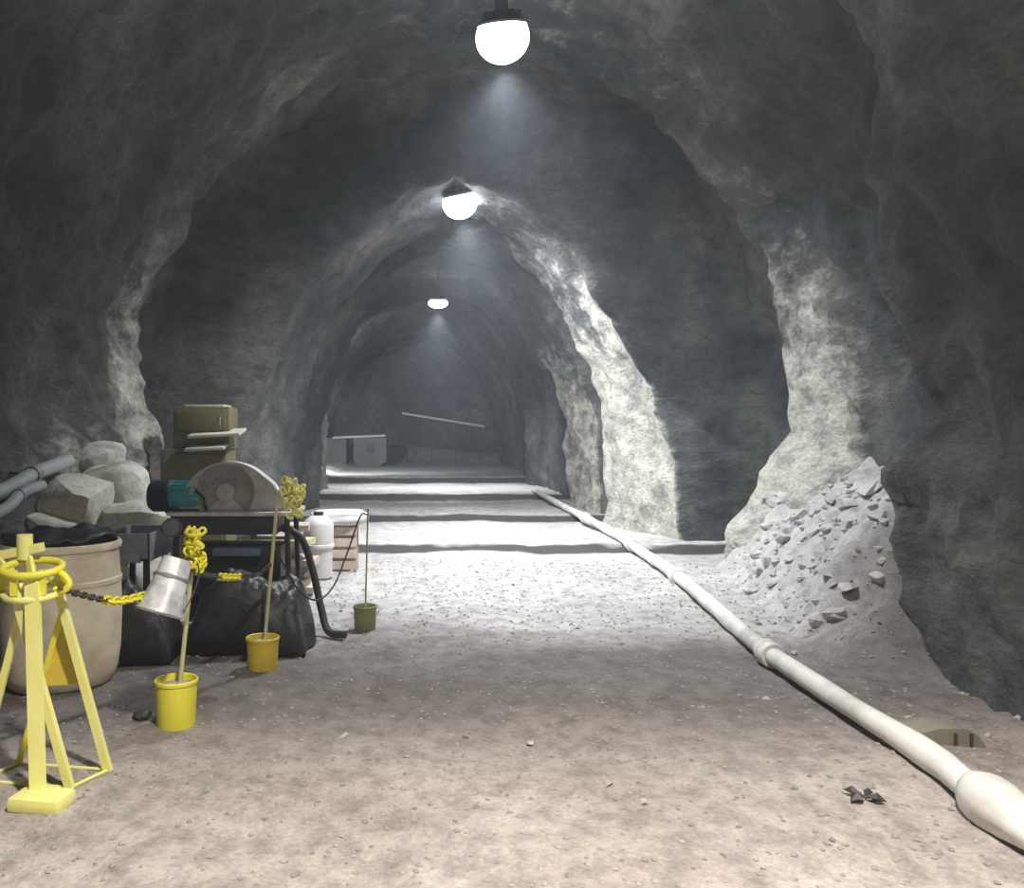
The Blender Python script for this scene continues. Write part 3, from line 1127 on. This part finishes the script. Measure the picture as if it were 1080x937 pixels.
# ------------------------------------------------------------------ stone saw on its bench
def saw():
    y0, y1 = 6.55, 7.15
    x0, x1 = (175 - VX) * y0 / FPX, (311 - VX) * y0 / FPX
    zt = CAM_H - (541 - VY) * y0 / FPX
    xm, ym = (x0 + x1) / 2, (y0 + y1) / 2
    fz = floor_z(xm, ym)
    t = thing('stone_saw', 'bench saw with round grey blade hood and teal motor', 'saw', (xm, ym, fz))
    bm = bmesh.new()
    box(bm, (xm, ym, zt - .012), (x1 - x0, y1 - y0, .03), None, .006)
    obj('table_top', bm, 'silver', t)
    bm = bmesh.new()
    box(bm, (xm - .06, ym, zt - .10), ((x1 - x0) * .82, (y1 - y0) * .86, .15), None, .01)
    obj('apron', bm, 'dark_steel', t)
    for sx in (0, 1):
        for sy in (0, 1):
            x = x0 + .07 + sx * (x1 - x0 - .14)
            y = y0 + .06 + sy * (y1 - y0 - .12)
            bm = bmesh.new()
            tube(bm, [(x, y, zt - .03), (x + (sx - .5) * .06, y + (sy - .5) * .06, floor_z(x, y) - .005)], .022, 10)
            obj('leg', bm, 'dark_steel', t)
    for y in (y0 + .05, y1 - .05):
        bm = bmesh.new()
        bar(bm, (x0 + .06, y, .35), (x1 - .06, y, .35), .035, .02)
        obj('stretcher', bm, 'dark_steel', t)
    bm = bmesh.new()
    box(bm, (xm, ym + .02, .42), ((x1 - x0) * .74, .36, .56), None, .02)
    obj('dark_filler', bm, 'dark_steel', t)  # dark box added to darken the space under the table
    bm = bmesh.new()
    box(bm, ((250 - VX) * 6.6 / FPX, y0 + .06, P(0, 582, 6.6).z), (.36, .1, .06), None, .006)
    obj('blue_tray', bm, 'blue', t)
    # blade hood: half round with a shoulder running down to the right
    c = P(243, 537, 6.72)
    c.z = zt + .003
    R = .385
    prof = [(-R, 0)]
    for i in range(1, 21):
        a = math.pi - i / 20 * (math.pi * .70)
        prof.append((R * math.cos(a), R * math.sin(a)))
    prof += [(.34, .22), (.47, .05), (.49, 0)]

    def hood_slab(yc, th, k, material, name, par):
        bm = bmesh.new()
        f = [bm.verts.new((c.x + x * k, yc - th / 2, c.z + z * k)) for x, z in prof]
        g = [bm.verts.new((c.x + x * k, yc + th / 2, c.z + z * k)) for x, z in prof]
        bm.faces.new(f)
        bm.faces.new(g[::-1])
        n = len(prof)
        for i in range(n):
            j = (i + 1) % n
            bm.faces.new((f[i], g[i], g[j], f[j]))
        bmesh.ops.bevel(bm, geom=[e for e in bm.edges if abs(e.verts[0].co.y - e.verts[1].co.y) < 1e-6], offset=.008, segments=2, affect='EDGES')
        return obj(name, bm, material, par, 30)
    hood = hood_slab(c.y, .15, 1.0, 'hood', 'blade_hood', t)
    # sunk disc face and hub
    mx = axis_matrix(Vector((c.x - .02, c.y - .076, c.z + .15)), (0, -1, 0))
    bm = bmesh.new()
    lathe(bm, [(0, 0), (.19, 0), (.205, .006), (.215, .012), (.222, .012), (.225, 0)], 40, mx)
    bmesh.ops.delete(bm, geom=[v for v in bm.verts if v.co.z < zt], context='VERTS')
    obj('hood_disc', bm, 'hood_dark', hood)
    bm = bmesh.new()
    lathe(bm, [(.075, 0), (.075, .03), (.06, .045), (.025, .045), (.025, .06), (0, .06)], 28, mx)
    obj('hub', bm, 'hood', hood)
    for k in range(4):
        a = .6 + k * math.pi / 2
        bm = bmesh.new()
        lathe(bm, [(.012, 0), (.012, .018), (0, .02)], 6, axis_matrix(Vector((c.x - .02 + math.cos(a) * .12, c.y - .076, c.z + .15 + abs(math.sin(a)) * .12)), (0, -1, 0)))
        obj('bolt', bm, 'steel', hood)
    bm = bmesh.new()
    box(bm, (c.x - .28, c.y - .085, zt + .16), (.035, .03, .05), Euler((0, .5, 0)), .005)
    obj('hood_latch', bm, 'silver', hood)
    # motor on the left
    mz = zt + .115
    mc = Vector(((183 - VX) * 6.7 / FPX, 6.72, mz))
    bm = bmesh.new()
    mx = axis_matrix(Vector((x0 - .02, 6.74, mz)), (1, 0, 0))
    lathe(bm, [(0, 0), (.105, 0), (.118, .015), (.118, .24), (.105, .26), (0, .27)], 32, mx)
    mo = obj('motor', bm, 'teal', t)
    for k in range(9):
        bm = bmesh.new()
        a = -1.2 + k * .3
        p = Vector((x0 + .11, 6.74 - math.cos(a) * .12, mz + math.sin(a) * .12))
        box(bm, p, (.2, .02, .006), Euler((-a, 0, 0)))
        obj('cooling_fin', bm, 'teal', mo)
    bm = bmesh.new()
    mx = axis_matrix(Vector((x0 - .18, 6.74, mz)), (1, 0, 0))
    lathe(bm, [(0, 0), (.10, 0), (.125, .03), (.125, .16), (.11, .17), (0, .17)], 32, mx)
    obj('fan_cover', bm, 'navy', mo)
    bm = bmesh.new()
    box(bm, (x0 + .10, 6.72, mz - .11), (.26, .2, .03), None, .004)
    obj('motor_foot', bm, 'navy', mo)
    bm = bmesh.new()
    tube(bm, catmull([(x0 + .2, 6.64, mz + .05), (x0 + .27, 6.6, mz), (x0 + .3, 6.6, mz - .1)], 14), .01, 8)
    obj('motor_cable', bm, 'rubber', mo)
    # grey outlet under the left end of the table
    bm = bmesh.new()
    lathe(bm, [(.0, 0), (.07, 0), (.075, .02), (.075, .12), (.06, .14), (0, .14)], 22, axis_matrix(P(183, 556, 6.6) + Vector((0, .06, 0)), (0, -1, 0)))
    obj('outlet', bm, 'steel', t)


saw()


def side_bench():
    c = P(137, 578, 6.2)
    t = thing('steel_trough', 'short blue-grey steel trough on dark trestles beside the drum', 'trough', (c.x, c.y + .2, floor_z(c.x, c.y)))
    bm = bmesh.new()
    zt, zb = P(0, 563, 6.3).z, P(0, 592, 6.3).z
    x0, x1 = P(110, 0, 6.3).x, P(158, 0, 6.3).x
    # open box: floor and four sides
    box(bm, ((x0 + x1) / 2, 6.58, zb + .01), (x1 - x0, .6, .02))
    for y in (6.29, 6.87):
        box(bm, ((x0 + x1) / 2, y, (zt + zb) / 2), (x1 - x0, .02, zt - zb))
    for x in (x0, x1):
        box(bm, (x, 6.58, (zt + zb) / 2), (.02, .6, zt - zb))
    obj('tray', bm, 'steel', t)
    bm = bmesh.new()
    box(bm, ((x0 + x1) / 2 - .03, 6.275, zb + .025), (x1 - x0 - .06, .03, .07), None, .004)
    obj('lip', bm, 'steel', t)
    for x in (x0 + .04, x1 - .04):
        for y in (6.35, 6.81):
            bm = bmesh.new()
            bar(bm, (x, y, zb + .01), (x, y, floor_z(x, y) - .01), .04, .04)
            obj('leg', bm, 'dark_steel', t)


side_bench()


def sheet_heap(cx, cy, lx, ly, h, seed, label, mt='black_sheet', turn=0.0):
    bm = bmesh.new()
    nx, ny = 46, 34
    g = []
    for j in range(ny + 1):
        r = []
        for i in range(nx + 1):
            u, v = i / nx * 2 - 1, j / ny * 2 - 1
            x = cx + u * lx * math.cos(turn) - v * ly * math.sin(turn)
            y = cy + u * lx * math.sin(turn) + v * ly * math.cos(turn)
            e = max(0.0, 1 - abs(u) ** 4) * max(0.0, 1 - abs(v) ** 4)
            q = Vector((x * 2.2, y * 2.2, seed))
            fold = 1 - abs(noise.noise(q * 1.3)) * 1.2
            z = h * e ** .55 * (.58 + .26 * fold + .24 * fbm(q * 1.6, 3)) + .015
            r.append(bm.verts.new((x + .04 * noise.noise(q * 1.7), y + .04 * noise.noise(q * 1.7 + Vector((9, 0, 0))), floor_z(x, y) + z)))
        g.append(r)
    for a, b in zip(g, g[1:]):
        for i in range(nx):
            bm.faces.new((a[i], a[i + 1], b[i + 1], b[i]))
    o = obj('sheeting_heap', bm, mt, ang=70)
    m = o.modifiers.new('thickness', 'SOLIDIFY')
    m.thickness = .015
    return tag(o, label, 'plastic sheet')


sheet_heap(-1.21, 6.26, .42, .26, .66, 2.0, 'heap of black plastic sheeting under the stone saw bench')
sheet_heap(-1.94, 5.97, .27, .19, .58, 6.0, 'low black plastic bundle on the floor beside the beige drum')


def hose():
    bm = bmesh.new()
    pts = catmull([(-1.09, 6.85, .83), (-.93, 6.85, .74), (-.83, 6.80, .48), (-.76, 6.72, .22), (-.69, 6.62, .05), (-.55, 6.55, .035)], 40)
    tube(bm, pts, .03, 12)
    tag(obj('rubber_hose', bm, 'rubber'), 'thick black hose running from the saw bench down to the road', 'hose')


hose()

# ------------------------------------------------------------------ timber, pale drum and sack behind the middle stanchion
def plank(a, b, wd, th, mt, label):
    bm = bmesh.new()
    bar(bm, a, b, wd, th)
    return tag(obj('plank', bm, mt), label, 'plank', 'loose timber behind the saw')


zz = 0.0
PL = [(-1.85, -1.02, 8.45, 'wood', 'bottom plank of the timber pile behind the saw', .02),
      (-1.80, -1.08, 8.5, 'wood', 'second plank from the floor in the timber pile behind the saw', -.05),
      (-1.90, -1.10, 8.48, 'wood_dark', 'dark weathered plank in the middle of the timber pile', .06),
      (-1.78, -1.00, 8.5, 'wood', 'fourth plank of the timber pile, sticking out to the right', -.03),
      (-1.85, -1.12, 8.52, 'wood', 'fifth plank of the timber pile, under the top two', .04),
      (-1.75, -1.05, 8.46, 'dust_yellow', 'yellowish plank second from the top of the timber pile', -.07),
      (-1.80, -1.08, 8.5, 'wood', 'topmost plank of the timber pile behind the saw', .03)]
z = floor_z(-1.4, 8.5) + .045
for i, (xa, xb, y, mt, lb, sk) in enumerate(PL):
    plank((xa, y - sk, z), (xb, y + sk, z), .34, .06, mt, lb)
    z += .062
    if i in (1, 3, 5):                              # spacer battens
        for x in (-1.65, -1.25):
            bm = bmesh.new()
            box(bm, (x, 8.5, z + .005), (.05, .32, .07), None, .004)
            tag(obj('batten', bm, 'wood_dark'), 'short %s batten spacing the timber pile, gap %s from the floor' % ('left' if x < -1.4 else 'right', {1: 'first', 3: 'second', 5: 'third'}[i]), 'batten', 'battens of the timber pile')
        z += .075

def pale_drum():
    c = Vector(((336 - VX) * 9.3 / FPX, 9.3, 0))
    c.z = floor_z(c.x, c.y) - .004
    t = thing('pale_canister', 'tall whitish plastic canister standing on the road behind the timber', 'canister', c)
    mx = Matrix.Translation(c)
    bm = bmesh.new()
    lathe(bm, [(0, 0), (.13, 0), (.15, .02), (.152, .3), (.165, .36), (.165, .58), (.15, .63), (.08, .68), (0, .69)], 36, mx)
    obj('body', bm, 'white_plastic', t)
    bm = bmesh.new()
    lathe(bm, [(.05, .67), (.055, .68), (.055, .72), (0, .725)], 20, mx)
    obj('cap', bm, 'dark_steel', t)
    bm = bmesh.new()
    lathe(bm, [(.152, .33), (.172, .34), (.172, .37), (.16, .38)], 36, mx)
    obj('band', bm, 'white_plastic', t)
    # sack draped on low trestle behind it
    c2 = P(357, 546, 9.8)
    bm = bmesh.new()
    bmesh.ops.create_icosphere(bm, subdivisions=4, radius=1)
    for v in bm.verts:
        n = v.co.normalized()
        k = 1 + .12 * fbm(n * 2 + Vector((2, 5, 1)), 3)
        e = lambda q: math.copysign(abs(q) ** .7, q)
        v.co = Vector((e(n.x) * .34 * k, e(n.y) * .2 * k, e(n.z) * .095 * k)) + c2
    o = obj('sack', bm, 'sack', ang=70)
    tag(o, 'full white sack lying on a crate behind the whitish canister', 'sack')
    zb = o.location.z
    cr = thing('sack_crate', 'low pale timber crate under the white sack', 'crate', (c2.x, c2.y, floor_z(c2.x, c2.y)))
    h = zb - floor_z(c2.x, c2.y)
    for sx in (-1, 1):
        for sy in (-1, 1):
            bm = bmesh.new()
            box(bm, (c2.x + sx * .2, c2.y + sy * .13, floor_z(c2.x, c2.y) + h / 2), (.04, .04, h - .01))
            obj('post', bm, 'wood', cr)
    for k in range(4):
        for sy in (-1, 1):
            bm = bmesh.new()
            box(bm, (c2.x, c2.y + sy * .155, floor_z(c2.x, c2.y) + .08 + k * (h - .12) / 3), (.44, .014, .09))
            obj('slat', bm, 'wood', cr)
    for k in range(4):
        bm = bmesh.new()
        box(bm, (c2.x, c2.y - .12 + k * .08, zb - .004), (.44, .065, .016))
        obj('top_slat', bm, 'wood', cr)


pale_drum()

# ------------------------------------------------------------------ olive switch cabinet against the left wall
def cabinet():
    d = 9.0
    X = lambda px: (px - VX) * d / FPX
    Z = lambda py: CAM_H - (py - VY) * d / FPX
    xm = X(208)
    fz = floor_z(xm, d + .25)
    t = thing('switch_cabinet', 'tall olive steel cabinet with two pale ledges, behind the saw', 'cabinet', (xm, d + .25, fz))
    bm = bmesh.new()
    box(bm, ((X(168) + X(238)) / 2, d + .28, (fz + Z(474)) / 2), (X(238) - X(168), .5, Z(474) - fz), None, .012)
    lower = obj('lower_body', bm, 'olive', t)
    bm = bmesh.new()
    box(bm, ((X(180) + X(240)) / 2, d + .30, (Z(474) + Z(429)) / 2), (X(240) - X(180), .44, Z(429) - Z(474)), None, .012)
    upper = obj('upper_body', bm, 'olive', t)
    for a, b, py, dd, nm in ((192, 234, 428, .28, 'top_cap'), (200, 254, 457, .10, 'ledge'), (198, 239, 471, .06, 'ledge')):
        bm = bmesh.new()
        box(bm, ((X(a) + X(b)) / 2, d + dd, Z(py)), (X(b) - X(a), .40, .03), Euler((math.radians(8) if nm == 'ledge' else 0, math.radians(-3) if nm == 'ledge' else 0, 0)), .004)
        obj(nm, bm, 'olive_lit', t)
    bm = bmesh.new()
    box(bm, ((X(184) + X(236)) / 2, d + .075, (Z(432) + Z(454)) / 2), (X(236) - X(184), .02, Z(432) - Z(454)), None, .005)
    dr = obj('door', bm, 'olive', t)
    bm = bmesh.new()
    tube(bm, [(X(231), d + .06, Z(440)), (X(231), d + .04, Z(440)), (X(231), d + .04, Z(448)), (X(231), d + .06, Z(448))], .008, 8)
    obj('handle', bm, 'steel', dr)
    bm = bmesh.new()
    box(bm, ((X(172) + X(234)) / 2, d + .02, (Z(480) + fz + .1) / 2), (X(234) - X(172), .02, Z(480) - fz - .1), None, .005)
    dr = obj('door', bm, 'olive', t)
    bm = bmesh.new()
    tube(bm, [(X(229), d + .01, Z(492)), (X(229), d - .02, Z(492)), (X(229), d - .02, Z(503)), (X(229), d + .01, Z(503))], .008, 8)
    obj('handle', bm, 'steel', dr)


cabinet()

# ------------------------------------------------------------------ pipes on the left wall
def wall_pipe(pts, r, label, nm='wall_pipe'):
    pt = catmull(pts, 40)
    t = thing(nm, label, 'pipe', (pt[20].x, pt[20].y, pt[20].z - r))
    bm = bmesh.new()
    tube(bm, pt, r, 16)
    obj('pipe', bm, 'pipe_grey', t)
    for k in (8, 24, 38):
        d = (pt[k] - pt[k - 1]).normalized()
        bm = bmesh.new()
        lathe(bm, [(r * .9, -.04), (r * 1.2, -.035), (r * 1.2, .035), (r * .9, .04)], 18, axis_matrix(pt[k], d))
        obj('clamp', bm, 'steel', t)
        bm = bmesh.new()
        bar(bm, pt[k] + Vector((0, 0, 0)), pt[k] + Vector((-.55, .1, .02)), .03, .02)
        obj('bracket', bm, 'dark_steel', t)


wall_pipe([P(72, 486, 7.2), P(36, 500, 6.6), P(0, 519, 6.1), (-3.0, 5.2, 1.12), (-3.02, 4.0, 1.02), (-3.02, 2.0, .98)], .058, 'grey pipe fixed along the left wall, upper of two')
wall_pipe([P(44, 512, 6.5), P(22, 521, 6.2), P(0, 540, 5.85), (-2.95, 5.0, .93), (-2.98, 4.0, .84), (-2.98, 2.0, .8)], .042, 'thinner grey pipe just below the wall pipe on the left')

# ------------------------------------------------------------------ small things on the floor
def low_block():
    t0 = P(1000, 790, 4.35)
    c = Vector((t0.x, 4.42, 0))
    c.z = floor_z(c.x, c.y) - .01
    t = thing('timber_skid', 'low weathered timber skid lying behind the white pipe', 'timber', c)
    bm = bmesh.new()
    pr = [(-.19, 0), (-.15, .07), (-.05, .095), (.08, .095), (.15, .06), (.19, 0)]
    f = [bm.verts.new((c.x + x, c.y - .08, c.z + z)) for x, z in pr]
    g = [bm.verts.new((c.x + x, c.y + .1, c.z + z)) for x, z in pr]
    bm.faces.new(f)
    bm.faces.new(g[::-1])
    for i in range(6):
        j = (i + 1) % 6
        bm.faces.new((f[i], g[i], g[j], f[j]))
    obj('body', bm, 'wood_dark', t)
    for x in (.03, .11):
        bm = bmesh.new()
        box(bm, (c.x + x, c.y - .084, c.z + .04), (.014, .014, .065))
        obj('notch_shade', bm, 'scrap', t)  # dark slip painting in the shade of a notch


low_block()


def scrap():
    o0 = P(912, 850, 3.64)
    cx, cy = o0.x, o0.y
    fz = floor_z(cx, cy)
    t = thing('plastic_scrap', 'dark crumpled scrap with four points on the road near the pipe', 'scrap', (cx, cy, fz))
    for k, (ax, ay, az, wd) in enumerate(((-.075, -.03, .03, .03), (-.06, .07, .045, .02), (.075, -.04, .028, .03), (.06, .06, .02, .02))):
        bm = bmesh.new()
        c0 = Vector((cx, cy, fz + .022))
        tip = Vector((cx + ax, cy + ay, fz + az * .5))
        s = Vector((-ay, ax, 0)).normalized() * wd
        mid = c0.lerp(tip, .55) + Vector((0, 0, .014))
        vs = [bm.verts.new(p) for p in (c0, mid + s, tip, mid - s, mid + Vector((0, 0, .016)), mid - Vector((0, 0, .02)))]
        for q in ((0, 1, 4), (1, 2, 4), (2, 3, 4), (3, 0, 4), (1, 0, 5), (2, 1, 5), (3, 2, 5), (0, 3, 5)):
            bm.faces.new([vs[i] for i in q])
        obj('flap', bm, 'scrap', t, 20)


scrap()
bm = bmesh.new()
c0 = P(150, 757, 4.76)  # black lump stands in for a shadow spot beside the bucket
bmesh.ops.create_icosphere(bm, subdivisions=3, radius=1)
for v in bm.verts:
    n = v.co.normalized()
    v.co = Vector((n.x * .05, n.y * .05, n.z * .03)) * (1 + .2 * fbm(n * 2, 2)) + Vector((c0.x, c0.y, floor_z(c0.x, c0.y) + .02))
tag(obj('shadow_lump', bm, 'rubber'), 'small black lump standing in for a shadow spot left of the nearest bucket stanchion', 'lump')

# ------------------------------------------------------------------ far end
def far_end():
    d = 39.5
    X = lambda px: (px - VX) * d / FPX
    Z = lambda py: CAM_H - (py - VY) * d / FPX
    xm = (X(345) + X(408)) / 2
    fz = floor_z(xm, d)
    t = thing('concrete_bunker', 'low concrete block with pale cap and dark opening at the far end', 'block', (xm, d, fz))
    top = Z(462)
    bm = bmesh.new()
    x0, x1 = X(345), X(408)
    box(bm, (X(366) / 2 + x0 / 2, d + .3, (fz + top) / 2), (X(366) - x0, 1.4, top - fz), None, .05)
    obj('wing', bm, 'far_block', t)
    bm = bmesh.new()
    xa = X(374)
    pr = [(xa, top), (x1, top), (x1, fz + .25), (x1 - .35, fz - .02), (xa + .2, fz - .02), (xa, fz + .25)]
    f = [bm.verts.new((x, d - .6, z)) for x, z in pr]
    g = [bm.verts.new((x, d + .9, z)) for x, z in pr]
    bm.faces.new(f)
    bm.faces.new(g[::-1])
    for i in range(6):
        j = (i + 1) % 6
        bm.faces.new((f[i], g[i], g[j], f[j]))
    obj('body', bm, 'far_block', t)
    bm = bmesh.new()
    box(bm, (X(391), d - .6, Z(472)), (.36, .12, .42), None, .02)
    obj('opening', bm, 'dark_steel', t)
    bm = bmesh.new()
    box(bm, ((X(352) + X(407)) / 2, d + .15, top + .06), (X(407) - X(352), 1.6, .10), Euler((0, -.04, 0)), .02)
    obj('cap', bm, 'far_top', t)
    # pale rail that slants across the far face
    a, b = P(424, 436, 42.0), P(511, 450, 42.0)
    t = thing('slanting_rail', 'pale rail slanting across the far rock face', 'rail', ((a.x + b.x) / 2, 42.0, floor_z((a.x + b.x) / 2, 42.0)))
    bm = bmesh.new()
    tube(bm, [a, b], .055, 10)
    obj('rail', bm, 'far_white', t)
    for f in (.06, .36, .66, .94):
        p = a.lerp(b, f)
        bm = bmesh.new()
        tube(bm, [p, Vector((p.x, p.y, floor_z(p.x, p.y) - .05))], .035, 8)
        obj('post', bm, 'dark_steel', t)


far_end()

# ------------------------------------------------------------------ dusty air
if HAZE > 0:
    m = bpy.data.materials.new('dusty_air')
    m.use_nodes = True
    nt = m.node_tree
    nt.nodes.clear()
    vsn = N(nt, 'ShaderNodeVolumeScatter')
    vsn.inputs['Color'].default_value = (0.78, 0.88, 1.0, 1)
    vsn.inputs['Density'].default_value = HAZE
    vsn.inputs['Anisotropy'].default_value = 0.35
    on = N(nt, 'ShaderNodeOutputMaterial')
    nt.links.new(vsn.outputs[0], on.inputs['Volume'])
    bm = bmesh.new()
    box(bm, (-.2, 19.0, 3.1), (12.4, 54.0, 7.4))
    o = obj('dusty_air', bm, m)
    o['kind'] = 'stuff'
    tag(o, 'thin bluish dust hanging in the air of the tunnel', 'haze')
